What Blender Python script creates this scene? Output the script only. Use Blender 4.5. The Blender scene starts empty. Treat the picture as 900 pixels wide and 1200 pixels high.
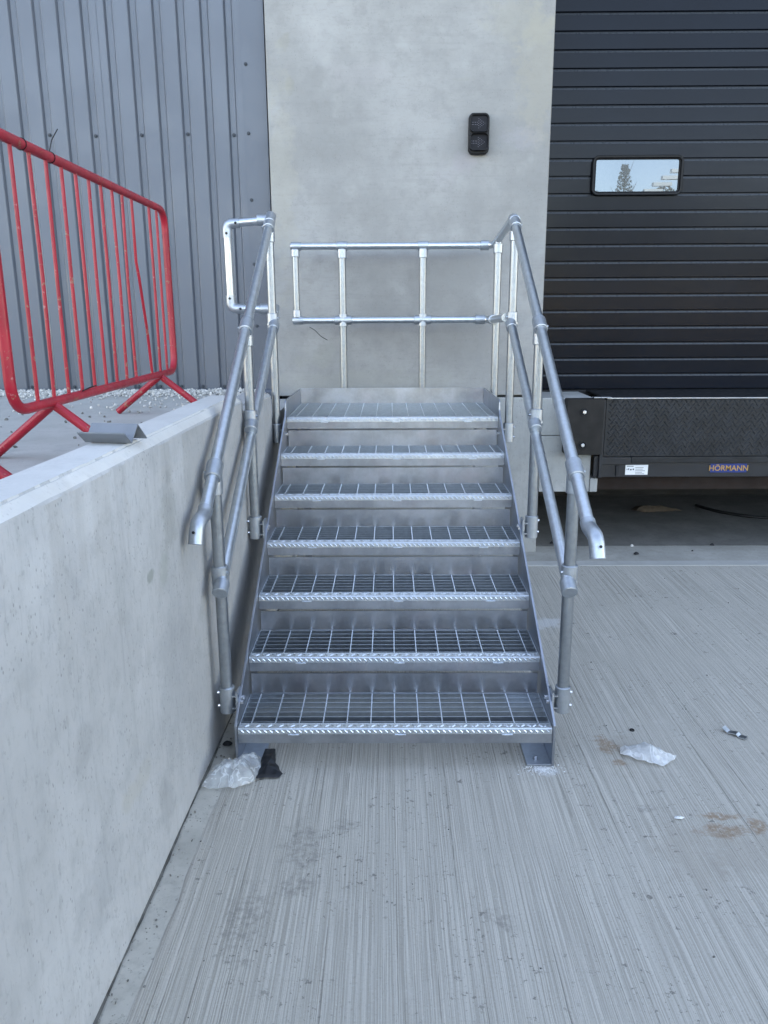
import bpy, math, random
from mathutils import Vector, Matrix, noise as mnoise
R = math.radians
sc = bpy.context.scene
C = sc.collection

# ------------------------------------------------------------------ camera
cam_d = bpy.data.cameras.new('camera'); cam = bpy.data.objects.new('camera', cam_d); C.objects.link(cam)
cam_d.sensor_fit = 'VERTICAL'; cam_d.sensor_height = 36.0
cam_d.lens = 905.16 / 1200 * 36.0
cam_d.shift_y = -7.64 / 1200
cam_d.clip_start = 0.05; cam_d.clip_end = 1000
cam.matrix_world = (Matrix.Translation((0, 0, 1.8004)) @ Matrix.Rotation(R(.454), 4, 'Z')
                    @ Matrix.Rotation(R(90 - 13.807), 4, 'X') @ Matrix.Rotation(R(-.293), 4, 'Z'))
sc.camera = cam

# ------------------------------------------------------------------ sky, sun, exposure
SUN_EL, SUN_AZ = 33.0, 10.0            # the sun stands behind the warehouse: the loading bay is in open shade
w = bpy.data.worlds.new('World'); sc.world = w; w.use_nodes = True
nt = w.node_tree; nt.nodes.clear()
sky = nt.nodes.new('ShaderNodeTexSky'); sky.sky_type = 'NISHITA'; sky.sun_disc = False
sky.sun_elevation = R(SUN_EL); sky.sun_rotation = R(SUN_AZ)
sky.air_density = 1.0; sky.dust_density = .1; sky.ozone_density = 1.5; sky.altitude = 1800
hsv = nt.nodes.new('ShaderNodeHueSaturation'); hsv.inputs['Saturation'].default_value = 1.0
bg = nt.nodes.new('ShaderNodeBackground'); bg.inputs['Strength'].default_value = .13
wo = nt.nodes.new('ShaderNodeOutputWorld')
wb = nt.nodes.new('ShaderNodeMix'); wb.data_type = 'RGBA'; wb.blend_type = 'MULTIPLY'; wb.inputs[0].default_value = 1.0   # camera white balance, the same over the whole sky
wb.inputs[7].default_value = (1.29, .98, .75, 1)
nt.links.new(sky.outputs[0], hsv.inputs['Color']); nt.links.new(hsv.outputs[0], wb.inputs[6]); nt.links.new(wb.outputs[2], bg.inputs[0]); nt.links.new(bg.outputs[0], wo.inputs[0])
sd = bpy.data.lights.new('sun', 'SUN'); sd.energy = 2.3; sd.angle = R(.53); sd.color = (1, .90, .74)
sun = bpy.data.objects.new('sun', sd); C.objects.link(sun)
sdir = Vector((math.sin(R(SUN_AZ)) * math.cos(R(SUN_EL)), math.cos(R(SUN_AZ)) * math.cos(R(SUN_EL)), math.sin(R(SUN_EL))))
sun.rotation_euler = sdir.to_track_quat('Z', 'Y').to_euler()
vs = sc.view_settings
vs.view_transform = 'Standard'; vs.look = 'None'; vs.gamma = 1.0; vs.use_curve_mapping = False
vs.exposure = 3.2
sc.render.engine = 'CYCLES'
sc.cycles.use_denoising = True
sc.cycles.max_bounces = 8; sc.cycles.diffuse_bounces = 5; sc.cycles.transparent_max_bounces = 12
sc.cycles.caustics_reflective = False; sc.cycles.caustics_refractive = False

# ------------------------------------------------------------------ node helper and materials
class NT:
    def __init__(s, name):
        m = bpy.data.materials.new(name); m.use_nodes = True
        s.m = m; s.t = m.node_tree; s.t.nodes.clear()
        s.out = s.n('ShaderNodeOutputMaterial'); s.b = s.n('ShaderNodeBsdfPrincipled')
        s.l(s.b.outputs[0], s.out.inputs[0]); s._co = None
    def n(s, typ, **kw):
        nd = s.t.nodes.new(typ)
        for k, v in kw.items(): setattr(nd, k, v)
        return nd
    def l(s, a, b): s.t.links.new(a, b)
    def co(s, kind='Object'):
        if s._co is None: s._co = s.n('ShaderNodeTexCoord')
        return s._co.outputs[kind]
    def geo(s): return s.n('ShaderNodeNewGeometry').outputs['Position']
    def put(s, sock, v):
        if hasattr(v, 'is_output'): s.l(v, sock)
        else: sock.default_value = v
    def mapv(s, vec, scale=(1, 1, 1), loc=(0, 0, 0), rot=(0, 0, 0)):
        n = s.n('ShaderNodeMapping'); s.l(vec, n.inputs[0])
        n.inputs['Scale'].default_value = scale; n.inputs['Location'].default_value = loc; n.inputs['Rotation'].default_value = rot
        return n.outputs[0]
    def noise(s, vec, scale=5, detail=4, rough=.55, dist=0, dim='3D'):
        n = s.n('ShaderNodeTexNoise'); n.noise_dimensions = dim
        s.l(vec, n.inputs['Vector']); n.inputs['Scale'].default_value = scale
        n.inputs['Detail'].default_value = detail; n.inputs['Roughness'].default_value = rough; n.inputs['Distortion'].default_value = dist
        return n.outputs['Fac']
    def voro(s, vec, scale=50, feature='F1', out='Distance', rnd=1.0):
        n = s.n('ShaderNodeTexVoronoi'); n.feature = feature
        s.l(vec, n.inputs['Vector']); n.inputs['Scale'].default_value = scale; n.inputs['Randomness'].default_value = rnd
        return n.outputs[out]
    def ramp(s, f, a, b, va=0.0, vb=1.0):
        n = s.n('ShaderNodeMapRange'); n.interpolation_type = 'SMOOTHSTEP'
        s.l(f, n.inputs['Value'])
        n.inputs['From Min'].default_value = a; n.inputs['From Max'].default_value = b
        n.inputs['To Min'].default_value = va; n.inputs['To Max'].default_value = vb
        return n.outputs['Result']
    def math(s, op, a, b=0.0, clamp=False):
        n = s.n('ShaderNodeMath', operation=op); n.use_clamp = clamp
        s.put(n.inputs[0], a); s.put(n.inputs[1], b); return n.outputs[0]
    def mix(s, f, a, b):
        n = s.n('ShaderNodeMix'); n.data_type = 'RGBA'
        s.put(n.inputs['Factor'], f)
        for k, v in (('A', a), ('B', b)):
            sock = [i for i in n.inputs if i.name == k and i.type == 'RGBA'][0]
            s.put(sock, v if hasattr(v, 'is_output') else (*v, 1.0))
        return [o for o in n.outputs if o.type == 'RGBA'][0]
    def blob(s, pos, c, rad, nz, soft=.6):
        """mask of a stain of its own shape round world point c; nz = noise that frays its edge"""
        n = s.n('ShaderNodeVectorMath', operation='SUBTRACT'); s.l(pos, n.inputs[0]); n.inputs[1].default_value = c
        d = s.n('ShaderNodeVectorMath', operation='DIVIDE'); s.l(n.outputs[0], d.inputs[0]); d.inputs[1].default_value = rad
        le = s.n('ShaderNodeVectorMath', operation='LENGTH'); s.l(d.outputs[0], le.inputs[0])
        v = s.math('ADD', le.outputs['Value'], s.math('MULTIPLY', s.math('SUBTRACT', nz, .5), 2.4))
        return s.ramp(v, 1.0, 1.0 - soft)
    def set(s, base=None, rough=None, metal=None, spec=None, **kw):
        b = s.b.inputs
        if base is not None: s.put(b['Base Color'], base if hasattr(base, 'is_output') else (*base, 1))
        if rough is not None: s.put(b['Roughness'], rough)
        if metal is not None: s.put(b['Metallic'], metal)
        if spec is not None: s.put(b['Specular IOR Level'], spec)
        for k, v in kw.items(): s.put(b[k], v)
    def bump(s, h, strength=.3, dist=.01):
        n = s.n('ShaderNodeBump'); s.l(h, n.inputs['Height'])
        n.inputs['Strength'].default_value = strength; n.inputs['Distance'].default_value = dist
        s.l(n.outputs[0], s.b.inputs['Normal'])

M = {}
def plain(name, base, rough=.5, metal=0.0, spec=.5, var=.12, vs_=30, bump=0.0):
    t = NT(name); c = t.co(); f = t.noise(c, vs_, 4, .6)
    lo = tuple(x * (1 - var) for x in base); hi = tuple(min(1, x * (1 + var)) for x in base)
    t.set(t.mix(t.ramp(f, .3, .7), lo, hi), t.ramp(t.noise(c, vs_ * 2, 3), .3, .7, rough * .85, min(1, rough * 1.15)), metal, spec)
    if bump: t.bump(f, bump, .003)
    M[name] = t.m; return t

def make_yard():
    t = NT('broomed_concrete'); p = t.geo()
    wob = t.noise(t.mapv(p, (.6, .35, 1)), 1.0, 2)
    sx = t.n('ShaderNodeSeparateXYZ'); t.l(p, sx.inputs[0])
    xx = t.math('ADD', sx.outputs[0], t.math('ADD', t.math('MULTIPLY', wob, .03), t.math('MULTIPLY', t.noise(p, 6, 2), .006)))
    cb = t.n('ShaderNodeCombineXYZ'); t.l(xx, cb.inputs[0]); t.l(sx.outputs[1], cb.inputs[1])
    fine = t.noise(t.mapv(cb.outputs[0], (225, 1.3, 1)), 1, 3, .66)
    mid = t.noise(t.mapv(cb.outputs[0], (95, 1.1, 1), (7, 3, 0)), 1, 3, .6)
    groove = t.math('MULTIPLY', t.ramp(t.noise(t.mapv(cb.outputs[0], (105, .5, 1), (31, 5, 0)), 1, 1, .5), .37, .26), t.ramp(t.noise(p, 9, 3, .6), .30, .55))
    ridge = t.math('MULTIPLY', t.ramp(t.noise(t.mapv(cb.outputs[0], (115, .6, 1), (11, 15, 0)), 1, 1, .5), .68, .78), t.ramp(t.noise(p, 8, 3, .6), .62, .35))
    cloud = t.noise(p, 1.1, 5, .6); cl2 = t.noise(p, 4.5, 5, .65)
    speck = t.noise(p, 300, 2, .7); grain = t.noise(p, 110, 3, .7)
    col = t.mix(t.ramp(fine, .36, .64), (.36, .335, .287), (.555, .522, .456))
    col = t.mix(t.ramp(mid, .42, .60, 0, .28), col, (.325, .305, .265))
    col = t.mix(t.math('MULTIPLY', groove, .55), col, (.18, .169, .147))
    col = t.mix(t.math('MULTIPLY', ridge, .4), col, (.62, .60, .55))
    col = t.mix(t.ramp(cloud, .42, .72, 0, .28), col, (.345, .322, .278))
    col = t.mix(t.ramp(cl2, .55, .8, 0, .28), col, (.60, .57, .51))
    col = t.mix(t.ramp(grain, .56, .76, 0, .55), col, (.22, .21, .185))
    col = t.mix(t.ramp(grain, .42, .26, 0, .45), col, (.60, .58, .53))
    col = t.mix(t.ramp(speck, .60, .78, 0, .5), col, (.17, .163, .145))
    pit = t.ramp(t.noise(p, 24, 4, .75),   .60, .66); pit2 = t.ramp(t.noise(t.mapv(p, (1, 1, 1), (9, 4, 2)), 55, 3, .7), .62, .68)
    gate = t.ramp(t.noise(p, 3.0, 2), .40, .60)
    col = t.mix(t.math('MULTIPLY', t.math('MULTIPLY', t.math('MAXIMUM', pit, pit2), gate), .8), col, (.15, .143, .125))
    fz = t.noise(p, 14, 5, .65)
    for c, r in (((.93, 2.99, 0), (.05, .10, 1)), ((.95, 2.86, 0), (.045, .03, 1)), ((1.20, 2.42, 0), (.12, .055, 1)), ((1.33, 2.45, 0), (.05, .05, 1)),
                 ((1.22, 2.50, 0), (.09, .03, 1))):
        col = t.mix(t.math('MULTIPLY', t.math('MULTIPLY', t.blob(p, c, r, fz), t.ramp(t.noise(p, 55, 3, .7), .3, .6)), .75), col, (.27, .18, .105))
    for c, r in (((.96, 2.93, 0), (.10, .20, 1)), ((1.02, 2.3, 0), (.13, .24, 1)), ((1.25, 2.3, 0), (.2, .18, 1))):
        col = t.mix(t.math('MULTIPLY', t.blob(p, c, r, fz), .2), col, (.26, .22, .17))
    for c, r in (((-.30, 2.35, 0), (.10, .16, 1)), ((-.17, 2.45, 0), (.06, .05, 1)), ((-.30, 2.15, 0), (.09, .07, 1)), ((.33, 2.0, 0), (.05, .06, 1)), ((.95, 2.55, 0), (.05, .03, 1)),
                 ((-.45, 2.0, 0), (.08, .2, 1))):
        col = t.mix(t.math('MULTIPLY', t.math('MULTIPLY', t.blob(p, c, r, fz), t.ramp(t.noise(p, 40, 4, .7), .35, .7)), .6), col, (.19, .18, .16))
    for c, r in (((.63, 2.80, 0), (.06, .045, 1)), ((.95, 4.35, 0), (.14, .10, 1)), ((.75, 4.5, 0), (.1, .05, 1))):
        col = t.mix(t.math('MULTIPLY', t.blob(p, c, r, fz), .65), col, (.6, .6, .59))
    t.set(col, .85, 0, .3)
    h = t.math('ADD', t.math('ADD', t.math('MULTIPLY', fine, .6), t.math('MULTIPLY', mid, .35)), t.math('MULTIPLY', grain, .35))
    h = t.math('SUBTRACT', h, t.math('MULTIPLY', groove, .55))
    h = t.math('ADD', h, t.math('MULTIPLY', ridge, .5))
    t.bump(h, .8, .004)
    M['yard'] = t.m
make_yard()

def make_concrete(name, lo, hi, dark, pores=True, streak=.35, stains=(), pit=.3, scale=1.0, horiz=False, bumps=.25):
    t = NT(name); p = t.geo()
    a = t.noise(p, 1.6 * scale, 6, .62); b = t.noise(p, 9 * scale, 5, .65); s = t.noise(p, 140, 3, .7)
    st = t.noise(t.mapv(p, (24, 24, 1.3) if not horiz else (1.5, 10, 26)), 1, 4, .6)
    col = t.mix(t.ramp(a, .32, .68), lo, hi)
    col = t.mix(t.ramp(b, .45, .75, 0, .45), col, dark)
    col = t.mix(t.ramp(st, .5, .78, 0, streak), col, dark)
    col = t.mix(t.ramp(t.noise(t.mapv(p, (75, 75, 17) if not horiz else (17, 60, 60)), 1, 3, .65), .52, .72, 0, streak), col, dark)
    col = t.mix(t.ramp(t.noise(p, 3.3, 4, .6), .58, .75, 0, .4), col, tuple(min(1, x * 1.15) for x in hi))
    col = t.mix(t.ramp(s, .6, .8, 0, .4), col, tuple(x * .8 for x in dark))
    h = t.math('ADD', t.math('MULTIPLY', b, .5), t.math('MULTIPLY', s, .35))
    if pores:
        pv = t.ramp(t.math('ADD', t.voro(p, 34), t.math('MULTIPLY', t.noise(p, 40, 3), .3)), .30, .20)
        pg = t.math('MULTIPLY', pv, t.ramp(t.noise(p, 2.3, 3), .42, .6))
        col = t.mix(t.math('MULTIPLY', pg, pit), col, tuple(x * .45 for x in dark))
        h = t.math('SUBTRACT', h, t.math('MULTIPLY', pg, .8))
    col = t.mix(t.math('MULTIPLY', t.ramp(t.noise(t.mapv(p, (1, 1, .7), (3, 8, 1)), 42, 4, .78), .56, .68), pit * .8), col, tuple(x * .72 for x in dark))
    bh = t.math('MULTIPLY', t.ramp(t.voro(t.mapv(p, (1, 1, .6)), 62), .20, .10), t.ramp(t.noise(p, 7, 3), .46, .60))
    col = t.mix(t.math('MULTIPLY', bh, pit * 1.3), col, tuple(x * .5 for x in dark)); h = t.math('SUBTRACT', h, t.math('MULTIPLY', bh, .7))
    fz = t.noise(p, 11, 5, .65)
    for c, r, k, cc in stains:
        col = t.mix(t.math('MULTIPLY', t.blob(p, c, r, fz), k), col, cc)
    t.set(col, .82, 0, .3)
    t.bump(h, bumps, .006)
    M[name] = t.m

make_concrete('wall_concrete', (.42, .418, .408), (.50, .498, .487), (.33, .329, .32), True, .42,
    stains=(((-.77, 2.55, 1.15), (.5, .10, .16), 0.31, (.22, .225, .20)), ((-.77, 2.3, .2), (.5, .12, .14), 0.28, (.24, .245, .24)),
            ((-.77, 2.05, .42), (.5, .16, .05), 0.37, (.42, .40, .34)), ((-.77, 1.75, .33), (.5, .18, .16), 0.25, (.25, .255, .26)),
            ((-.77, 2.5, .55), (.5, .25, .4), 0.22, (.27, .275, .28)), ((-.77, 2.33, 1.0), (.5, .035, .02), 0.50, (.17, .19, .15)),
            ((-.77, 2.46, .98), (.5, .05, .06), 0.31, (.30, .32, .27)), ((-.77, 1.75, .75), (.5, .08, .06), 0.22, (.25, .25, .245))), pit=.42, bumps=.22)
make_concrete('kerb_top', (.56, .55, .52), (.63, .62, .59), (.48, .47, .45), True, .15, pit=.2)
make_concrete('panel_concrete', (.275, .27, .258), (.36, .353, .338), (.235, .23, .218), True, .32, horiz=True, pit=.2, bumps=.12,
    stains=(((.92, 5.8, 2.99), (.14, 1, .10), 0.32, (0.36, 0.34, 0.36)), ((.52, 5.8, 2.83), (.10, 1, .09), 0.34, (0.35, 0.32, 0.34)), ((.40, 5.8, 2.76), (.12, 1, .10), 0.21, (0.36, 0.34, 0.35)),
            ((-.70, 5.8, 3.60), (.04, 1, .06), 0.29, (0.26, 0.25, 0.20)), ((-.67, 5.8, 3.32), (.035, 1, .07), 0.29, (0.26, 0.25, 0.20)),
            ((.52, 5.8, 3.36), (.07, 1, .02), 0.26, (0.31, 0.30, 0.26)), ((1.02, 5.8, 3.4), (.18, 1, .5), 0.24, (0.40, 0.36, 0.26)),
            ((.9, 5.8, 3.72), (.3, 1, .2), 0.18, (0.43, 0.40, 0.30)), ((-.75, 5.8, 2.7), (.12, 1, .9), 0.21, (0.41, 0.38, 0.29)),
            ((.55, 5.8, 2.1), (.3, 1, .2), 0.21, (0.32, 0.32, 0.31)), ((-.5, 5.8, 1.5), (.2, 1, .10), 0.26, (0.30, 0.30, 0.25)), ((-.1, 5.8, 1.32), (.9, 1, .12), 0.21, (0.35, 0.35, 0.30)),
            ((-.35, 5.8, 2.65), (.03, 1, .02), 0.32, (0.30, 0.30, 0.30)), ((.25, 5.8, 1.75), (.3, 1, .2), 0.16, (0.35, 0.35, 0.34)), ((-.2, 5.8, 3.4), (.3, 1, .1), 0.16, (0.44, 0.41, 0.41))))
make_concrete('plinth_concrete', (.33, .335, .32), (.42, .42, .41), (.25, .25, .235), True, .3, pit=.3)
make_concrete('apron_concrete', (.34, .325, .285), (.42, .40, .355), (.27, .257, .223), True, .0, pit=.5, scale=1.5)
make_concrete('shaded_pit_concrete', (.15, .145, .13), (.21, .20, .18), (.11, .105, .096), True, .0, pit=.5, scale=1.5)  # apron concrete darkened: the shade under the dock is in the colour
make_concrete('margin_concrete', (.42, .40, .35), (.52, .495, .435), (.30, .287, .25), True, .0, pit=.7, scale=2.2, bumps=.35)
make_concrete('slab_concrete', (.40, .39, .36), (.48, .47, .44), (.33, .32, .30), True, .1, pit=.3)

def make_galv(name, base, rough, metal, var=.18, mott=26, brush=None, pink=0.0, bump=.018):
    t = NT(name); c = t.geo()
    v = t.voro(c, 95, 'F1', 'Color'); bw = t.n('ShaderNodeRGBToBW'); t.l(v, bw.inputs[0])
    n1 = t.noise(c, mott, 5, .65); n2 = t.noise(t.mapv(c, (90, 90, 5)), 1, 3, .6)
    lo = tuple(x * (1 - var) for x in base); hi = tuple(min(1, x * (1 + var)) for x in base)
    col = t.mix(t.ramp(n1, .3, .7), lo, hi)
    col = t.mix(t.math('MULTIPLY', bw.outputs[0], .20), col, tuple(x * .75 for x in base))
    col = t.mix(t.ramp(n2, .55, .8, 0, .35), col, tuple(min(1, x * 1.2) for x in base))
    if pink: col = t.mix(t.ramp(t.noise(c, 4, 3), .5, .75, 0, pink), col, (base[0] * 1.05, base[1] * .9, base[2] * .92))
    rr = t.ramp(n1, .3, .7, rough * .92, rough * 1.1)
    t.set(col, rr, metal, .5); 
    if bump: t.bump(t.noise(c, 60, 4, .6), bump, .002)
    M[name] = t.m
make_galv('galv_tube', (.58, .615, .65), .31, .97, .08, 40)
make_galv('galv_fit', (.46, .49, .525), .42, .95, .08, 40)
make_galv('galv_plate', (.40, .42, .46), .33, 1.0, .16, 7, pink=.35, bump=0)
make_galv('galv_post', (.35, .375, .40), .36, .97, .08, 40)
make_galv('galv_grate', (.68, .72, .76), .34, 1.0, .08, 40)
make_galv('galv_bar', (.48, .52, .565), .32, 1.0, .08, 40)
plain('bolt_steel', (.75, .75, .76), .25, 1.0, .5, .1)

def make_red():
    t = NT('red_paint'); c = t.co()
    n = t.noise(c, 22, 5, .7); s = t.noise(c, 120, 3, .7)
    chip = t.math('MULTIPLY', t.ramp(n, .60, .64), t.ramp(s, .40, .55))
    col = t.mix(t.ramp(t.noise(c, 7, 4), .3, .7), (.28, .006, .019), (.37, .010, .027))
    col = t.mix(chip, col, (.27, .16, .10))
    col = t.mix(t.ramp(t.noise(c, 40, 3), .66, .75, 0, .35), col, (.5, .38, .36))
    t.set(col, t.ramp(n, .3, .7, .3, .5), 0, .5); t.bump(n, .12, .003)
    M['red'] = t.m
make_red()
def make_door():
    t = NT('door_paint'); c = t.geo()
    g = t.noise(t.mapv(c, (4, 4, 60)), 1, 3)
    col = t.mix(t.ramp(t.noise(c, 2, 4), .3, .7), (.0046, .0066, .0120), (.0056, .0082, .0148))
    t.set(col, t.ramp(g, .3, .7, .15, .19), 0, .14); t.bump(t.noise(c, 190, 2), .05, .002)
    M['door'] = t.m
make_door()
plain('door_lip_highlight', (.036, .04, .044), .3, 0, .5, .05)  # lighter tone paints the highlight along each slat's upper edge
plain('cladding', (.108, .120, .143), .42, .15, .5, .035, 1.5)
plain('flashing', (.102, .113, .135), .42, .15, .5, .04, 2)
plain('screw_head', (.05, .056, .066), .6, .0, .3)
plain('black_plastic', (.010, .010, .011), .5, 0, .25, .15)
plain('lens', (.008, .008, .012), .5, 0, .2, .1)
plain('led', (.13, .12, .15), .3, 0, .5, .1)
plain('rubber', (.020, .018, .016), .75, 0, .3, .25, 18, .15)
plain('leveller_steel', (.011, .012, .014), .45, .0, .4, .4, 14, .05)
plain('leveller_beam', (.010, .011, .014), .45, .0, .5, .2, 8)
plain('seal', (.012, .012, .013), .8)
plain('beam_brown', (.018, .010, .007), .7, 0, .3, .2, 6)
plain('white_print', (.75, .75, .74), .5, 0, .4, .03)
plain('print_ink', (.05, .05, .05), .6)
plain('blue_plate', (.012, .03, .16), .4)
plain('yellow_letters', (.42, .24, .06), .45)
plain('grey_coated', (.20, .215, .235), .38, .2, .5, .08, 12)
plain('stone_white', (.50, .485, .455), .8, 0, .3, .3, 25)
plain('dust_white', (.75, .75, .74), .9)
plain('grit', (.17, .165, .15), .9, 0, .3, .4, 5)
plain('black_film', (.012, .012, .014), .33, 0, .5, .2, 30)
plain('card', (.09, .07, .05), .85, 0, .2, .15)
plain('cable', (.01, .01, .01), .5)
plain('joint_dark', (.13, .125, .11), .9, 0, .2, .4, 20, .3)
plain('pit_wall_shade', (.05, .048, .045), .9, 0, .2, .3, 3)  # pit walls coloured near black to deepen the shade under the dock
plain('added_grass', (.05, .07, .025), .9, 0, .2, .4, 2)
plain('tree_bark', (.10, .08, .06), .9)
plain('tree_leaf', (.04, .05, .022), .6, 0, .3, .4, 2)
plain('white_render', (.8, .8, .79), .7, 0, .3, .03)
plain('shell_metal', (.25, .27, .3), .5, .1)

def make_film(name, alpha, tint):
    t = NT(name); c = t.co()
    tr = t.n('ShaderNodeBsdfTransparent'); tl = t.n('ShaderNodeBsdfTranslucent'); tl.inputs[0].default_value = (*tint, 1)
    m1 = t.n('ShaderNodeMixShader'); m1.inputs[0].default_value = .3
    t.set(tint, .16, 0, .7)
    t.l(t.b.outputs[0], m1.inputs[1]); t.l(tl.outputs[0], m1.inputs[2])
    m2 = t.n('ShaderNodeMixShader'); cr = t.ramp(t.math('ABSOLUTE', t.math('SUBTRACT', t.noise(t.mapv(c, (1, .6, 1), rot=(0, 0, .7)), 22, 2, .5, .6), .5)), .045, .0)
    t.put(m2.inputs[0], t.math('ADD', t.ramp(t.noise(c, 25, 4, .6), .3, .7, alpha - .15, alpha + .1), t.math('MULTIPLY', cr, .4), True))
    t.l(tr.outputs[0], m2.inputs[1]); t.l(m1.outputs[0], m2.inputs[2]); t.l(m2.outputs[0], t.out.inputs[0])
    t.bump(t.noise(t.mapv(c, (40, 14, 20), rot=(0, 0, .5)), 1, 3, .6, .8), .35, .004)
    M[name] = t.m
make_film('clear_film', .50, (.72, .75, .77)); make_film('white_film', .80, (.78, .79, .79))
def make_glass():
    t = NT('window_glass')
    gl = t.n('ShaderNodeBsdfGlossy'); gl.inputs['Roughness'].default_value = .0; gl.inputs[0].default_value = (.66, .82, 1, 1)
    t.set((.02, .022, .025), .1)
    m = t.n('ShaderNodeMixShader'); m.inputs[0].default_value = .085
    t.l(t.b.outputs[0], m.inputs[1]); t.l(gl.outputs[0], m.inputs[2]); t.l(m.outputs[0], t.out.inputs[0])
    M['glass'] = t.m
make_glass()

# ------------------------------------------------------------------ mesh helpers
class MB:
    def __init__(s): s.v = []; s.f = []
    def box(s, x0, x1, y0, y1, z0, z1):
        b = len(s.v)
        s.v += [(x0, y0, z0), (x1, y0, z0), (x1, y1, z0), (x0, y1, z0), (x0, y0, z1), (x1, y0, z1), (x1, y1, z1), (x0, y1, z1)]
        s.f += [[b + i for i in q] for q in ((3, 2, 1, 0), (4, 5, 6, 7), (0, 1, 5, 4), (1, 2, 6, 5), (2, 3, 7, 6), (3, 0, 4, 7))]
        return s
    def prism(s, poly, axis, a, b):
        """poly in the two other axes (in x,y,z order), extruded along axis from a to b"""
        n = len(poly); k = len(s.v)
        for t in (a, b):
            for p in poly:
                q = list(p); q.insert(axis, t); s.v.append(tuple(q))
        s.f.append([k + i for i in range(n)][::-1]); s.f.append([k + n + i for i in range(n)])
        for i in range(n):
            j = (i + 1) % n; s.f.append([k + i, k + j, k + n + j, k + n + i])
        return s
    def tube(s, path, r, n=14, caps=True):
        P = [Vector(p) for p in path]
        rs = r if isinstance(r, (list, tuple)) else [r] * len(P)
        k = len(s.v); up = None
        for i, p in enumerate(P):
            d = (P[min(i + 1, len(P) - 1)] - P[max(i - 1, 0)]).normalized()
            if up is None:
                up = Vector((0, 0, 1)) if abs(d.z) < .9 else Vector((1, 0, 0))
            up = (up - d * up.dot(d)).normalized(); sd_ = d.cross(up)
            for j in range(n):
                a = 2 * math.pi * j / n
                s.v.append(tuple(p + (up * math.cos(a) + sd_ * math.sin(a)) * rs[i]))
        for i in range(len(P) - 1):
            for j in range(n):
                j2 = (j + 1) % n
                s.f.append([k + i * n + j, k + i * n + j2, k + (i + 1) * n + j2, k + (i + 1) * n + j])
        if caps:
            s.f.append([k + j for j in range(n)][::-1]); e = k + (len(P) - 1) * n
            s.f.append([e + j for j in range(n)])
        return s
    def cyl(s, a, b, r, n=16): return s.tube([a, b], r, n)
    def bm(s, o, ang=40):
        pass
    def build(s, name, mat, parent=None, bevel=0, ang=35, seg=2):
        me = bpy.data.meshes.new(name); me.from_pydata(s.v, [], s.f); me.update()
        me.materials.append(M[mat])
        me.polygons.foreach_set('use_smooth', [True] * len(me.polygons))
        me.set_sharp_from_angle(angle=R(ang))
        o = bpy.data.objects.new(name, me); C.objects.link(o)
        if parent: o.parent = parent
        if bevel:
            m = o.modifiers.new('bevel', 'BEVEL'); m.width = bevel; m.segments = seg; m.limit_method = 'ANGLE'
            m.harden_normals = True
        return o
def share(o, parent=None, loc=None):
    c = o.copy(); C.objects.link(c)
    c.parent = parent if parent else o.parent
    if loc: c.location = loc
    return c
def empty(name, loc=(0, 0, 0), rz=0):
    o = bpy.data.objects.new(name, None); C.objects.link(o); o.location = loc; o.rotation_euler = (0, 0, rz); o.empty_display_size = .1
    return o
def tag(o, label=None, cat=None, group=None, kind=None):
    if label: o['label'] = label
    if cat: o['category'] = cat
    if group: o['group'] = group
    if kind: o['kind'] = kind
    return o
def arc(c, r, a0, a1, n, ax, ay):
    c = Vector(c); ax = Vector(ax); ay = Vector(ay)
    return [tuple(c + ax * (r * math.cos(a0 + (a1 - a0) * i / n)) + ay * (r * math.sin(a0 + (a1 - a0) * i / n))) for i in range(n + 1)]
def fillet(pts, r, n=6):
    """round the corners of a polyline"""
    P = [Vector(p) for p in pts]; out = [tuple(P[0])]
    for i in range(1, len(P) - 1):
        a = (P[i - 1] - P[i]); b = (P[i + 1] - P[i]); rr = min(r, a.length * .45, b.length * .45)
        p0 = P[i] + a.normalized() * rr; p1 = P[i] + b.normalized() * rr
        for k in range(n + 1):
            t = k / n; out.append(tuple(p0 * (1 - t) ** 2 + P[i] * 2 * t * (1 - t) + p1 * t * t))
    out.append(tuple(P[-1])); return out
def text_mesh(name, s, size, mat, parent, loc, rot, extrude=.001):
    cu = bpy.data.curves.new(name, 'FONT'); cu.body = s; cu.size = size; cu.extrude = extrude
    cu.align_x = 'CENTER'; cu.align_y = 'CENTER'; cu.offset = size * .012
    tmp = bpy.data.objects.new(name, cu); C.objects.link(tmp)
    me = bpy.data.meshes.new_from_object(tmp.evaluated_get(bpy.context.evaluated_depsgraph_get()))
    bpy.data.objects.remove(tmp); bpy.data.curves.remove(cu)
    me.materials.clear(); me.materials.append(M[mat])
    o = bpy.data.objects.new(name, me); C.objects.link(o); o.parent = parent; o.location = loc; o.rotation_euler = rot
    return o
rnd = random.Random(7)

# ================================================================== SETTING
DJ = 5.472
g = MB(); g.v = [(-150, -300, 0), (150, -300, 0), (150, DJ, 0), (-150, DJ, 0)]; g.f = [[0, 1, 2, 3]]
tag(g.build('ground', 'yard'), kind='structure')
tag(MB().box(1.1, 4.35, 5.962, 7.8, -.3, -.0035).build('shaded_pit_floor', 'shaded_pit_concrete'), kind='structure')  # floor under the dock, its shade falloff painted as a darker concrete
g = MB().box(-1.0, 60, DJ + .012, 5.958, -.3, -.004)
tag(g.build('dock_apron', 'apron_concrete', bevel=.004), kind='structure')
tag(MB().box(-.6, 60, DJ - .035, DJ + .075, -.2, .004).build('edge_strip', 'slab_concrete', bevel=.003), kind='structure')
g = MB().box(-1.0, 60, DJ - .004, DJ + .016, -.3, -.012); tag(g.build('expansion_joint', 'joint_dark'), kind='structure')

def wx(y): return -.82 + .025 * y
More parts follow.
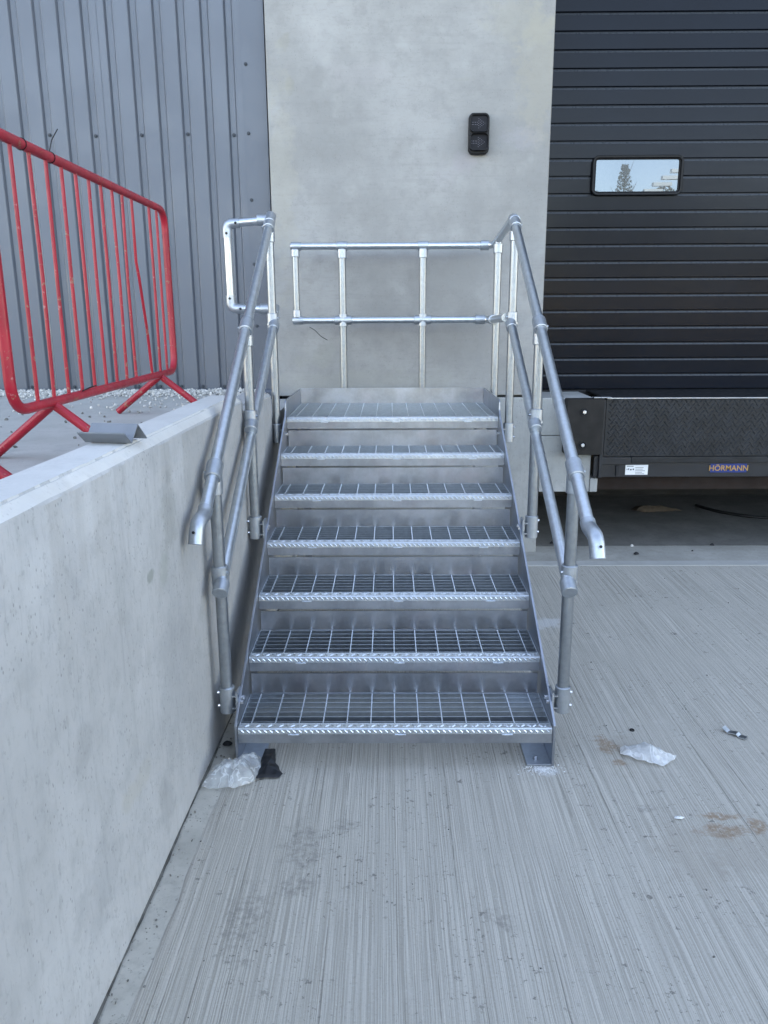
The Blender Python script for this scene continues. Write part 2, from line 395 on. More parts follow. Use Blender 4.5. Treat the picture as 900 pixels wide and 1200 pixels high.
# smooth trowelled margin along the wall and its ragged joint
g = MB(); m = 60
for i in range(m + 1):
    y = -1.5 + 6.9 * i / m
    e = .085 + .02 * (mnoise.noise(Vector((y * 1.7, 3, 0)))) + .006 * mnoise.noise(Vector((y * 9, 1, 0)))
    g.v += [(wx(y) - .05, y, .004), (wx(y) + e, y, .004)]
for i in range(m): g.f.append([2 * i, 2 * i + 1, 2 * i + 3, 2 * i + 2])
tag(g.build('concrete_margin', 'margin_concrete'), kind='structure')
g = MB(); m = 160
for i in range(m + 1):
    y = -1.5 + 6.2 * i / m
    e = .009 + .006 * mnoise.noise(Vector((y * 3, 7, 0))) + .005 * mnoise.noise(Vector((y * 21, 5, 0)))
    g.v += [(wx(y) - .05, y, .0085), (wx(y) + max(.005, e), y, .0085)]
for i in range(m): g.f.append([2 * i, 2 * i + 1, 2 * i + 3, 2 * i + 2])
tag(g.build('wall_joint', 'joint_dark'), kind='structure')

g = MB(); g.v = [(-150, -300, .004), (150, -300, .004), (150, -13, .004), (-150, -13, .004)]; g.f = [[0, 1, 2, 3]]
tag(g.build('added_field', 'added_grass'), kind='structure')  # unseen grass sheet, added to cut the bounce from sunlit ground
# raised yard on the left
SL = 1.25
g = MB(); g.prism([(-30, -14), (-.95, -14), (-.95, 4.62), (-.95, 5.9), (-30, 5.9)], 2, -.02, SL)
tag(g.build('raised_slab', 'slab_concrete'), kind='structure')
g = MB().box(-.949, -.715, 4.64, 5.795, .003, 1.2)
tag(g.build('landing_slab', 'slab_concrete', bevel=.006), kind='structure')

# retaining wall: two cast sections with a chamfered coping
wall = empty('retaining_wall', (0, 0, 0))
tag(wall, 'long pale grey concrete retaining wall with chamfered top edge on the left', 'wall')
def wall_section(y0, y1, top, seed, ch=.03, dx=0.0, steps=None):
    n = steps or max(8, int((y1 - y0) / .025)); g = MB(); prof = []
    base = [(0, -.02), (0, .35), (0, .7), (0, 1.0), (0, top - ch - .006), (-.004, top - ch + .002), (-ch, top - .006), (-ch - .006, top - .007), (-ch - .009, top - .001), (-ch - .06, top), (-.155, top), (-.163, top - .008), (-.165, 1.0), (-.165, -.02)]
    k = len(base)
    for i in range(n + 1):
        y = y0 + (y1 - y0) * i / n
        for j, (dx_, z) in enumerate(base):
            e = .0022 * mnoise.noise(Vector((y * 4, j * .4, seed))) + (.0014 * mnoise.noise(Vector((y * 23, j * .9, seed + 3))) if 3 < j < 9 else 0)
            ez = .0012 * mnoise.noise(Vector((y * 9, j * .3, seed + 9))) if 3 < j < 10 else 0
            g.v.append((wx(y) + dx + dx_ + e, y, z + ez))
    for i in range(n):
        for j in range(k - 1):
            a = i * k + j; g.f.append([a, a + k, a + k + 1, a + 1])
    g.f.append([i for i in range(k)]); g.f.append([n * k + i for i in range(k)][::-1])
    return g
ws = wall_section(-6, 3.80, 1.425, 1).build('wall_section', 'wall_concrete', wall, ang=25)
wall_section(3.815, 4.62, 1.362, 5, .02, -.004).build('wall_section', 'wall_concrete', wall, ang=25)
# top face in its own smoother trowelled concrete
for p in ws.data.polygons:
    pass
ws.data.materials.append(M['kerb_top'])
for p in ws.data.polygons:
    c = p.center
    if c.z > 1.395 and p.normal.z > .3: p.material_index = 1

# warehouse shell behind (keeps the sun off the bay) and the dock pit
g = MB().box(-30, 60, 6.62, 45, 1.19, 11.5); g.box(-30, 60, 5.96, 6.615, 5.05, 11.5); g.box(-30, -.86, 5.96, 6.615, 0, 5.045); g.box(4.3, 60, 5.9, 6.615, 0, 5.045); g.box(-30, 60, 7.95, 45, -.1, 1.185); g.box(-30, .995, 6.605, 7.945, -.1, 1.185); g.box(4.41, 60, 6.62, 7.945, -.1, 1.185)
tag(g.build('warehouse', 'shell_metal'), 'grey metal warehouse building rising behind and above the loading bay', 'building')
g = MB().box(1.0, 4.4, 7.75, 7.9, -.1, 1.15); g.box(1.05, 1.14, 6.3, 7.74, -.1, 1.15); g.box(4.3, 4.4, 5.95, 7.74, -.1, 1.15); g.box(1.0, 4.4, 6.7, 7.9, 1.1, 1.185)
tag(g.build('dock_pit', 'pit_wall_shade'), kind='structure')

# ================================================================== METAL CLADDING
cl = empty('cladding_wall', (-1.8, 5.9, 1.25))
tag(cl, 'blue-grey ribbed metal cladding wall behind the red barrier', 'wall')
CY = 5.90; PITCH = .1632; X_LAST = -1.094
def clad_profile(x0, x1, grooves):
    """front line of the sheet: wide proud flats, narrow recessed valleys"""
    pts = [(x0, CY)]
    for c in grooves:
        pts += [(c - .040, CY), (c - .037, CY - .0015), (c - .030, CY + .001), (c - .019, CY + .021), (c - .016, CY + .022), (c + .016, CY + .022), (c + .019, CY + .021), (c + .030, CY + .001), (c + .037, CY - .0015), (c + .040, CY)]
    pts.append((x1, CY)); return pts
gs = [X_LAST - PITCH * i for i in range(0, 60)]
zb, zt = 1.268, 6.0
inv = cl.matrix_basis.inverted()
def loc_child(o, par):           # keep world coordinates under a moved Empty
    o.matrix_parent_inverse = Matrix.Translation(-par.location); return o
for k in range(8):
    grp = sorted(gs[k * 6:(k + 1) * 6]); x0 = grp[0] - PITCH / 2; x1 = grp[-1] + PITCH / 2
    if k == 0: x1 = -1.0
    fr = clad_profile(x0 + .0015, x1, grp)
    g = MB(); poly = fr + [(x, y + .004) for x, y in fr[::-1]]
    off = .0015 if k % 2 else 0
    n = len(fr)
    for z in (zb, zt):
        g.v += [(x, y - off, z) for x, y in fr] + [(x, y - off + .004, z) for x, y in fr]
    m2 = 2 * n
    for i in range(n - 1):
        g.f.append([i, i + 1, m2 + i + 1, m2 + i]); g.f.append([n + i + 1, n + i, m2 + n + i, m2 + n + i + 1])
        g.f.append([i + 1, i, n + i, n + i + 1])
    loc_child(g.build('cladding_sheet', 'cladding', cl, ang=20), cl)
g = MB().cyl((0, 0, 0), (0, -.004, 0), .012, 12); g.cyl((0, -.004, 0), (0, -.010, 0), .007, 6)
scr = None
def screw(x, y, z):
    global scr
    if scr is None: scr = g.build('screw', 'screw_head', cl)
    o = scr if not scr.get('used') else share(scr, cl)
    scr['used'] = 1
    o.location = (x - cl.location.x, y - cl.location.y, z - cl.location.z)
for i in range(0, 12, 2): screw(gs[i], CY + .020, 3.045 + .004 * (i % 3))
for i in range(0, 12): screw(gs[i], CY + .020, 1.285)
# corner flashing, base flashing, backing void
fl = MB(); fl.prism([(-1.016, CY - .006), (-.852, CY - .006), (-.848, CY - .002), (-.848, CY + .05), (-.853, CY + .05), (-.853, CY - .001), (-1.016, CY - .001)], 2, 1.2, 6.0)
flo = loc_child(fl.build('corner_flashing', 'flashing', cl, ang=20), cl)
for z in (3.49, 3.05, 2.61, 2.17, 1.73): screw(-.985, CY - .006, z)
bf = MB().prism([(CY - .045, 1.19), (CY - .045, 1.245), (CY - .03, 1.262), (CY + .05, 1.2735), (CY + .05, 1.19)], 0, -12, -.85)
loc_child(bf.build('base_flashing', 'flashing', cl), cl)

# ================================================================== PRECAST PANEL, PLINTH
g = MB().box(-.832, 1.118, 5.80, 6.0, 1.218, 5.04)
pn = g.build('concrete_panel', 'panel_concrete', bevel=.010)
MB().tube(fillet([(-.585, 5.799, 1.722), (-.545, 5.799, 1.70), (-.505, 5.799, 1.655), (-.455, 5.799, 1.628)], .03, 4), .0022, 6).build('scratch_mark', 'print_ink', pn)
tag(pn, 'tall pale precast concrete wall panel behind the stair platform', 'wall')
g = MB().box(-.838, -.8325, 5.86, 5.98, 1.0, 5.0)
tag(g.build('panel_joint', 'seal'), kind='structure')
g = MB().box(-.712, 1.142, 5.806, 6.6, -.01, 1.203)
pl = g.build('dock_plinth', 'plinth_concrete', bevel=.008)
tag(pl, 'grey concrete plinth under the wall panel, standing on the ground', 'wall')
g = MB().box(1.1425, 1.53, 5.8, 6.3, .478, .91); g.box(1.1425, 1.53, 5.806, 6.3, .914, 1.196)
g.box(1.5305, 1.588, 5.79, 6.1, .478, .585)
nb = g.build('dock_nib', 'plinth_concrete', pl, bevel=.006)

# ================================================================== SECTIONAL DOOR
DY = 6.38
door = empty('sectional_door', (2.6, DY, 1.2)); tag(door, 'dark anthracite ribbed sectional loading door with a small window', 'door')
Z0 = 1.3302 - .125 + .004
WX0, WX1, WZ0, WZ1 = 1.554, 2.249, 2.691, 2.976
prof = [(.020, 0), (.006, .0005), (0, .004), (0, .104), (.0065, .1165), (.014, .1175), (.014, .1245), (.030, .1245), (.030, 0)]
def slat(x0, x1, nm='slat'):
    return MB().prism([(y, z) for y, z in prof], 0, x0, x1).build(nm, 'door', door, ang=20)
lip_m = None
full = slat(.95, 4.25); full.data.materials.append(M['door_lip_highlight'])
for p in full.data.polygons:
    if .105 < p.center.z < .1163 and p.center.y < .006: p.material_index = 1  # painted edge highlight on the sloping lip
for i in range(31):
    o = full if i == 0 else share(full, door)
    o.location = (-2.6, 0, Z0 + .125 * i - 1.2)
def rrect(x0, x1, z0, z1, r, n=6):
    out = []
    for cx, cz, a in ((x1 - r, z1 - r, 0), (x0 + r, z1 - r, 90), (x0 + r, z0 + r, 180), (x1 - r, z0 + r, 270)):
        for i in range(n + 1):
            t = R(a + 90 * i / n); out.append((cx + r * math.cos(t), cz + r * math.sin(t)))
    return out
def ring(outer, inner, y0, y1, yi):
    """frame ring with a front that slopes from the outer edge y0 to the inner edge yi"""
    g = MB(); n = len(outer)
    for pts, y in ((outer, y1), (outer, y0 + .004), ([(x * .0 + px, pz) for (px, pz), x in zip([(ox + (ix - ox) * .18, oz + (iz - oz) * .18) for (ox, oz), (ix, iz) in zip(outer, inner)], [0] * n)], y0),
                   ([(ox + (ix - ox) * .75, oz + (iz - oz) * .75) for (ox, oz), (ix, iz) in zip(outer, inner)], y0 + .001), (inner, yi), (inner, y1)):
        g.v += [(x, y, z) for x, z in pts]
    for k in range(5):
        for i in range(n):
            j = (i + 1) % n; g.f.append([k * n + i, k * n + j, (k + 1) * n + j, (k + 1) * n + i])
    return g
wf = ring(rrect(WX0, WX1, WZ0, WZ1, .05), rrect(WX0 + .024, WX1 - .024, WZ0 + .022, WZ1 - .022, .022), -.036, .0, -.020).build('window_frame', 'black_plastic', door, ang=30)
wf.location = (-2.6, 0, -1.2)
wi = ring(rrect(WX0 + .023, WX1 - .023, WZ0 + .021, WZ1 - .021, .022), rrect(WX0 + .032, WX1 - .032, WZ0 + .029, WZ1 - .029, .014), -.023, -.004, -.016).build('inner_trim', 'black_plastic', wf)
pane = MB().box(WX0 + .027, WX1 - .027, -.012, -.003, WZ0 + .025, WZ1 - .025).build('pane', 'glass', wf)
bs = MB().box(.95, 4.25, -.015, .035, 1.152, 1.203).build('bottom_seal', 'seal', door, bevel=.01); bs.location = (-2.6, 0, -1.2)

# ================================================================== TRAFFIC SIGNAL
sg = empty('traffic_signal', (.619, 5.80, 2.88)); tag(sg, 'black two-lamp traffic signal mounted on the concrete panel', 'signal')
def rprism(x0, x1, z0, z1, r, y0, y1): return MB().prism([(x, z) for x, z in rrect(x0, x1, z0, z1, r)], 1, y0, y1)
hb_ = rprism(-.071, .071, 0, .262, .034, -.045, 0).build('housing', 'black_plastic', sg, bevel=.007)
for zc in (.193, .075):
    v = ring(rrect(-.064, .064, zc - .056, zc + .056, .028), rrect(-.058, .058, zc - .050, zc + .050, .024), -.075 if zc < .1 else -.066, -.044, -.06).build('visor', 'black_plastic', sg)
    ln = rprism(-.058, .058, zc - .05, zc + .05, .022, -.0485, -.0462).build('lens', 'lens', sg)
    g = MB()
    pts = [(x, z) for z in (-.007, .007) for x in (-.048, -.037, -.026, -.015)]
    for i in range(5):
        for z in [(j - (4 - i) / 2) * .0145 for j in range(5 - i)]: pts.append((-.004 + i * .0105, z))
    for x, z in pts: g.cyl((x, -.0486, zc + z), (x, -.0505, zc + z), .0024, 6)
    g.build('led_arrow', 'led', ln)['kind'] = 'stuff'

# ================================================================== DOCK LEVELLER, BUMPER
lv = empty('dock_leveller', (2.8, 5.75, .6)); tag(lv, 'black steel dock leveller with chequer plate lip below the loading door', 'dock leveller')
def W2(o, par): o.location = tuple(-c for c in par.location); return o
LX0, LX1 = 1.605, 4.1
W2(MB().box(LX0, LX1, 5.74, 5.752, .765, 1.19).build('lip_plate', 'leveller_steel', lv, bevel=.002), lv)
g = MB()
def lozenge(g, c, u, v, n, L, Wd, H):
    """one raised tread bar: a low four-sided pyramid hip"""
    c, u, v, n = Vector(c), Vector(u), Vector(v), Vector(n); k = len(g.v)
    for s, t, h in ((-1, 0, 0), (-.5, -1, 0), (.5, -1, 0), (1, 0, 0), (.5, 1, 0), (-.5, 1, 0), (-.55, 0, 1), (.55, 0, 1)):
        g.v.append(tuple(c + u * (s * L / 2) + v * (t * Wd / 2) + n * (h * H)))
    g.f += [[k + a for a in q] for q in ((0, 1, 6), (1, 2, 7, 6), (2, 3, 7), (3, 4, 7), (4, 5, 6, 7), (5, 0, 6))]
s2 = math.sqrt(.5); row = 0; z = .785
while z < 1.18:
    x = LX0 + .03 + (.018 if row % 2 else 0); k = row
    while x < 3.5:
        u = (s2, 0, s2) if k % 2 else (s2, 0, -s2); v = (-s2, 0, s2) if k % 2 else (s2, 0, s2)
        lozenge(g, (x, 5.7398, z), u, v, (0, -1, 0), .032, .009, .004); x += .036; k += 1
    z += .026; row += 1
tp = W2(g.build('tread_pattern', 'leveller_steel', lv), lv); tp['kind'] = 'stuff'
W2(MB().box(LX0, LX1, 5.735, 6.36, 1.1915, 1.2035).build('deck_plate', 'leveller_steel', lv, bevel=.002), lv)
W2(MB().box(LX0, LX1, 5.7285, 5.7345, 1.195, 1.2045).build('lip_edge', 'galv_plate', lv, bevel=.001), lv)
W2(MB().box(LX0 - .06, LX1, 5.765, 5.80, .60, .762).build('front_beam', 'leveller_beam', lv, bevel=.003), lv)
W2(MB().box(LX0 - .03, 1.82, 5.745, 5.764, .70, .757).build('hinge_block', 'leveller_beam', lv, bevel=.004), lv)
W2(MB().prism([(1.71, .69), (1.738, .69), (1.728, .61), (1.714, .61)], 1, 5.75, 5.764).build('hook', 'seal', lv), lv)
W2(MB().box(1.82, LX1, 5.742, 5.764, .715, .760).build('support_angle', 'leveller_steel', lv, bevel=.002), lv)
lb = W2(MB().box(1.785, 1.955, 5.7615, 5.764, .618, .694).build('sticker', 'white_print', lv), lv)
g = MB()
for i in range(5): g.box(1.86, 1.86 + rnd.uniform(.05, .085), 5.7605, 5.7614, .672 - .012 * i, .675 - .012 * i)
for a, b, c_, d in ((1.795, 1.845, .682, .687), (1.795, 1.80, .655, .665), (1.806, 1.812, .655, .668), (1.82, 1.832, .653, .663), (1.84, 1.85, .655, .666)): g.box(a, b, 5.7605, 5.7614, c_, d)
g.build('sticker_print', 'print_ink', lb)['kind'] = 'stuff'
npl = W2(MB().box(2.425, 2.70, 5.7595, 5.764, .634, .702).build('name_plate', 'blue_plate', lv, bevel=.001), lv)
text_mesh('plate_lettering', 'H\u00d6RMANN', .058, 'yellow_letters', npl, (2.5625, 5.7585, .666), (R(90), 0, 0), .0008)
W2(MB().box(1.60, LX1, 5.90, 6.0, .475, .597).build('cross_beam', 'beam_brown', lv), lv)
g = MB(); g.tube([(1.50 + .0, 5.735, 1.2), (1.50, 5.735, 1.2)], .004, 6) if False else None
W2(MB().box(1.50, 1.63, 5.70, 5.76, 1.2045, 1.212).build('hinge_plate', 'galv_plate', lv, bevel=.002), lv)

bp = empty('dock_bumper', (1.44, 5.8, .78)); tag(bp, 'black rubber dock bumper block with two bolts beside the leveller', 'bumper')
g = MB().prism([(x, z) for x, z in rrect(1.305, 1.578, .785, 1.198, .012, 3)], 1, 5.69, 5.797)
W2(g.build('rubber_block', 'rubber', bp, bevel=.006), bp)
for zc in (1.103, .858):
    W2(ring([(1.433 + .030 * math.cos(a * math.pi / 10), zc + .030 * math.sin(a * math.pi / 10)) for a in range(20)], [(1.433 + .022 * math.cos(a * math.pi / 10), zc + .022 * math.sin(a * math.pi / 10)) for a in range(20)], 5.684, 5.70, 5.698).build('bolt_recess', 'seal', bp), bp)
    W2(MB().cyl((1.430, 5.6885, zc + .002), (1.430, 5.668, zc + .002), .015, 6).build('bolt', 'bolt_steel', bp, bevel=.002), bp)
g = MB().box(1.578, 1.603, 5.74, 5.79, .60, 1.19); W2(g.build('side_angle', 'leveller_beam', bp, bevel=.002), bp)

# ================================================================== ACCESS STAIRS
XC, TW, D0, GO, RI = .0168, 1.2795, 2.8351, .3059, .172
XL, XR = XC - TW / 2, XC + TW / 2
st = empty('access_stairs', (XC, D0, 0)); tag(st, 'galvanised steel access stairs with seven grating steps and tubular handrails', 'stairs')
def S(o): o.matrix_parent_inverse = Matrix.Translation((-XC, -D0, 0)); return o
PB = 5.47                                          # back of the platform
poly = [(D0 - .010, .0), (D0 - .010, .186), (D0 + .012, .202), (4.655, 1.222), (4.672, 1.245), (4.676, 1.290), (4.690, 1.306), (PB, 1.306), (PB, 1.05), (4.86, 1.05), (3.02, 0)]
for x0, x1 in ((XL - .0125, XL - .0025), (XR + .0025, XR + .0125)):
    S(MB().prism(poly, 0, x0, x1).build('stringer', 'galv_plate', st, bevel=.0015))
# foot plates with anchor bolt
for x0, x1, xb in ((XL - .002, XL + .098, XL + .05), (XR - .098, XR + .002, XR - .055)):
    f = S(MB().box(x0, x1, D0 - .008, D0 + .16, .0005, .009).build('foot_plate', 'galv_fit', st, bevel=.001))
    MB().cyl((xb, D0 + .04, .009), (xb, D0 + .04, .013), .012, 14).cyl((xb, D0 + .04, .013), (xb, D0 + .04, .022), .008, 6).build('anchor_bolt', 'galv_plate', f)
# one tread, then shared
def nosing_mesh(width):
    g = MB()
    # folded chequer plate: top strip and front lip
    g.prism([(0.004, -.003), (.0, -.007), (0, -.028), (.003, -.028), (.003, -.004), (.040, -.004), (.040, 0), (.008, 0), (.004, -.001)][::-1], 0, 0, width)
    x = .012; k = 0
    while x < width - .012:
        a = 1 if k % 2 else -1
        u = Vector((1, .9 * a, 0)).normalized(); lozenge(g, (x, .016, -.0002), u, Vector((-u.y, u.x, 0)), (0, 0, 1), .026, .008, .004)
        u = Vector((1, 0, -.9)).normalized(); lozenge(g, (x + .006, .0002, -.016), u, Vector((u.z * -1, 0, u.x)), (0, -1, 0), .024, .0075, .0035)
        x += .0235; k += 1
    for i in range(3):                     # weld beads under the lip
        xx = width * (.16 + .34 * i); g.tube([(xx, -.001, -.030), (xx + .02, -.003, -.0305), (xx + .045, -.001, -.030)], .0035, 6)
    return g
def build_grating(g, par):
    o = g.build('grating', 'galv_bar', par); o.data.materials.append(M['galv_grate'])
    for p in o.data.polygons:
        if p.index >= g.nb: p.material_index = 1
    return o
def grating_mesh(width, y0, y1, cross=.0985, bear=.0405):
    g = MB(); y = y1; g.nb = 0
    while y > y0 + .005: g.box(0, width, y - .0035, y, -.028, -.003); y -= bear
    g.nb = len(g.f); n = int(width / cross); off = (width - n * cross) / 2
    for i in range(n + 1):
        x = off + i * cross; g.box(x - .0022, x + .0022, y0, y1, -.012, -.0018)
    g.box(0, .004, y0, y1, -.03, -.002); g.box(width - .004, width, y0, y1, -.03, -.002)
    return g
TD = GO - .006
proto = None
for k in range(6):
    if proto is None:
        tr = MB().box(0, TW, .0005, .006, -.069, -.0285).box(0, TW, .006, .036, -.069, -.064).build('tread', 'galv_plate', st)
        ns = nosing_mesh(TW).build('nosing', 'galv_grate', tr, ang=20); gr = build_grating(grating_mesh(TW, .041, TD), tr)
        rp = MB().box(.006, TW - .006, 0, .005, 0, RI - .073).build('riser_plate', 'galv_plate', st)
        proto = (tr, ns, gr, rp)
        t = tr
    else:
        t = share(proto[0], st)
        share(proto[1], t); share(proto[2], t); rp = share(proto[3], st)
    t.location = (XL - XC, k * GO, (k + 1) * RI); rp.location = (XL - XC, (k + 1) * GO - .002, (k + 1) * RI - .006)
pf = MB().box(0, TW, .0005, .006, -.069, -.0285).box(0, TW, .006, .036, -.069, -.064).build('platform', 'galv_plate', st)
pf.location = (XL - XC, 6 * GO, 7 * RI)
share(proto[1], pf)
build_grating(grating_mesh(TW, .041, PB - D0 - 6 * GO - .008), pf)
S(MB().box(XL, XR, PB - .006, PB, 1.17, 1.308).build('toe_plate', 'galv_plate', st, bevel=.001))
for x in (XL + .03, XR - .03): S(MB().box(x - .03, x + .03, PB - .10, PB - .04, 0, 1.15).build('support_leg', 'galv_plate', st, bevel=.003))
S(MB().cyl((XL + .03, 2.98, .12), (XL + .03, 2.98, .12001), .001, 4).build('bolt', 'bolt_steel', st)) if False else None
# ---- handrails
RT = .0243
XPL, XPR = XC - .703, XC + .703
posts = [(2.955, .185, 1.205, .785), (3.800, .700, 1.735, 1.310), (4.665, 1.055, 2.300, 1.775)]
slope_t = Vector((0, 4.665 - 2.955, 2.305 - 1.215)).normalized()
slope_m = Vector((0, 4.665 - 2.955, 1.775 - .785)).normalized()
def sleeve(g, c, d, L, r=.0305):
    c = Vector(c); d = Vector(d).normalized()
    g.tube([c - d * (L / 2), c - d * (L / 2 - .0025), c + d * (L / 2 - .0025), c + d * (L / 2)], [r, r + .0032, r + .0032, r], 20)
def grub(g, c, d):
    c = Vector(c); d = Vector(d).normalized(); g.tube([c, c + d * .010], .0065, 8)
for XP, side in ((XPL, -1), (XPR, 1)):
    xs = XL - .0125 if side < 0 else XR + .0125      # outer face of the stringer
    def rail_z(y): return 1.215 + (y - 2.955) * (2.305 - 1.215) / (4.665 - 2.955)
    for y, zb_, ztop, zm in posts:
        zt_ = rail_z(y)
        p = S(MB().cyl((XP, y, zb_ + .01), (XP, y, zt_ - .012), RT, 18).build('post', 'galv_post', st))
        g = MB(); sleeve(g, (XP, y, zb_ + .055), (0, 0, 1), .115, .029)
        a, b = sorted((xs, XP)); g.box(a, b, y - .022, y + .022, zb_ + .018, zb_ + .024); g.box(a, b, y - .022, y + .022, zb_ + .072, zb_ + .078)
        g.box(min(xs, xs + side * .008), max(xs, xs + side * .008), y - .035, y + .035, zb_ + .005, zb_ + .095)
        g.build('base_socket', 'galv_fit', p)
        for dz in (.028, .088):
            g = MB(); grub(g, (XP + side * .029, y - .004, zb_ + dz), (side, -.35, 0)); g.build('bolt', 'bolt_steel', p)
        for dy in (-.02, .02): MB().cyl((xs - side * .0105, y + dy, zb_ + .05), (xs - side * .020, y + dy, zb_ + .05), .009, 6).build('bolt', 'bolt_steel', p)
        g = MB(); sleeve(g, (XP, y, zt_), slope_t, .085, .0295); sleeve(g, (XP, y, zt_ - .055), (0, 0, 1), .075, .028)
        grub(g, Vector((XP - side * -.030, y, zt_ - .005)), (side, 0, -.3)); grub(g, (XP + side * .02, y - .022, zt_ - .075), (side * .6, -.8, 0))
        g.build('top_clamp', 'galv_fit', p)
        g = MB(); sleeve(g, (XP, y, zm), (0, 0, 1), .085, .0300); sleeve(g, Vector((XP - side * .012, y - .05, zm - .035)), slope_m, .06, .0285)
        grub(g, (XP - side * .03, y - .01, zm + .015), (-side, -.3, 0)); grub(g, (XP + side * .018, y - .026, zm - .02), (side * .5, -.9, 0))
        g.build('mid_clamp', 'galv_fit', p)
    # top rail: from a turned-down end, up the pitch
    y_end = 2.70 if side > 0 else 2.76
    lo = Vector((XP, y_end, rail_z(y_end))); hi = Vector((XP, 4.705, rail_z(4.705)))
    tr_ = S(MB().cyl(lo, hi, RT, 20).build('top_rail', 'galv_tube', st))
    e = fillet([lo + slope_t * .03, lo, lo + Vector((side * .010, -.068, -.016)), lo + Vector((side * .013, -.095, -.088))], .06, 7)
    g = MB().tube(e, [.0285] + [.0282] * (len(e) - 2) + [.0285], 18)
    g.build('rail_end', 'galv_fit', tr_)
    hole = Vector(e[-1]) + Vector((0, -.0262, .052)); MB().cyl(hole, hole + Vector((0, -.003, .0008)), .0055, 10).build('set_screw', 'seal', tr_)
    # mid rail
    S(MB().cyl((XP - side * .010, 2.955 - .03, .785 - .02), (XP - side * .010, 4.665, 1.775), RT, 18).build('mid_rail', 'galv_tube', st))
# right side rail of the platform, back rail
TZ, MZ, BY = 2.262, 1.771, 5.53
zc_ = rail_z(4.705)
sr = S(MB().tube(fillet([(XPR, 4.690, zc_ - .004), (XPR, 4.75, zc_ + .012), (XPR, 5.40, TZ + .02), (XPR - .005, BY - .04, TZ), (XPR - .05, BY, TZ), (XPR - .10, BY, TZ)], .06, 6), RT, 18).build('side_rail', 'galv_tube', st))
g = MB(); sleeve(g, (XPR, 4.715, zc_ + .002), (0, 1, .25), .07, .0285); g.build('elbow', 'galv_fit', sr); g = MB(); sleeve(g, (XPR - .07, BY, TZ), (1, 0, 0), .06, .0300); g.build('elbow', 'galv_fit', sr)
sm = S(MB().tube(fillet([(XPR - .03, 4.72, MZ + .015), (XPR - .02, 5.40, MZ), (XPR - .02, BY - .04, MZ), (XPR - .06, BY, MZ), (XPR - .12, BY, MZ)], .06, 6), RT, 18).build('side_rail', 'galv_tube', st))
g = MB(); sleeve(g, (XPR - .09, BY, MZ), (1, 0, 0), .07, .0300); g.build('elbow', 'galv_fit', sm); g = MB(); sleeve(g, (XPR - .022, 5.37, MZ), (0, 1, 0), .07, .0295); g.build('clamp', 'galv_fit', sm)
p4 = S(MB().cyl((XPR, 5.36, 1.08), (XPR, 5.36, TZ + .02), RT, 18).build('post', 'galv_post', st))
g = MB(); sleeve(g, (XPR, 5.36, TZ - .035), (0, 0, 1), .06, .029); g.build('top_clamp', 'galv_fit', p4); g = MB(); sleeve(g, (XPR, 5.36, 1.12), (0, 0, 1), .11, .029); g.box(XR + .0125, XPR, 5.34, 5.38, 1.08, 1.086); g.box(XR + .0125, XPR, 5.34, 5.38, 1.14, 1.146)
g.build('base_socket', 'galv_fit', p4)
bt = S(MB().cyl((-.66, BY, TZ), (XPR - .08, BY, TZ), RT, 18).build('back_rail', 'galv_tube', st))
bm_ = S(MB().cyl((-.65, BY, MZ), (XPR - .10, BY, MZ), RT, 18).build('back_rail', 'galv_tube', st))
for o, z, sgn in ((bt, TZ, -1), (bm_, MZ, 1)):
    g = MB(); g.tube([(-.675, BY, z), (-.672, BY, z), (-.662, BY, z), (-.61, BY, z), (-.598, BY, z)], [.012, .022, .029, .0295, .027], 16)
    sleeve(g, (-.642, BY, z + sgn * .045), (0, 0, 1), .05, .0265); g.build('end_elbow', 'galv_fit', o)
S(MB().cyl((-.642, BY, MZ + .02), (-.642, BY, TZ - .02), RT - .003, 16).build('end_post', 'galv_post', st))
for x in (-.322, .231):
    p = S(MB().cyl((x, BY, 1.10), (x, BY, TZ), RT, 18).build('post', 'galv_post', st))
    g = MB(); sleeve(g, (x, BY, TZ), (1, 0, 0), .075, .0285); sleeve(g, (x, BY, TZ - .05), (0, 0, 1), .06, .0295); grub(g, (x, BY - .028, TZ - .05), (0, -1, 0)); g.build('top_clamp', 'galv_fit', p)
    g = MB(); sleeve(g, (x, BY, MZ), (1, 0, 0), .12, .0290); sleeve(g, (x, BY, MZ), (0, 0, 1), .085, .0280); g.build('mid_clamp', 'galv_fit', p)
    g = MB(); sleeve(g, (x, BY, 1.13), (0, 0, 1), .11, .029); g.box(x - .02, x + .02, PB, BY, 1.08, 1.086); g.box(x - .02, x + .02, PB, BY, 1.14, 1.146); g.build('base_socket', 'galv_fit', p)
# hoop on the left, turning out over the retaining wall
HX, HY = -.938, 4.715
hz = rail_z(4.705) + .008
hp = fillet([(XPL - .02, HY, hz), (HX, HY + .005, hz - .018), (HX, HY + .01, MZ + .075), (XPL - .02, HY + .005, MZ + .07)], .055, 8)
hoop = S(MB().tube(hp, RT - .001, 18).build('hoop', 'galv_tube', st))
for pts in ([(HX + .075, HY + .004, hz - .014), (HX, HY + .005, hz - .018), (HX, HY + .006, hz - .095)], [(HX, HY + .010, MZ + .150), (HX, HY + .01, MZ + .075), (HX + .08, HY + .008, MZ + .073)]):
    MB().tube(fillet(pts, .055, 8), .0285, 18).build('elbow', 'galv_fit', hoop)
g = MB(); sleeve(g, (XPL - .045, HY, hz), (1, 0, 0), .06, .0275); sleeve(g, (XPL, HY, hz + .003), slope_t, .09, .0285); g.build('clamp', 'galv_fit', hoop)
g = MB(); sleeve(g, (XPL - .05, HY + .005, MZ + .071), (1, 0, 0), .06, .0275); sleeve(g, (XPL, HY + .01, MZ + .06), slope_m, .08, .0290); g.build('clamp', 'galv_fit', hoop)
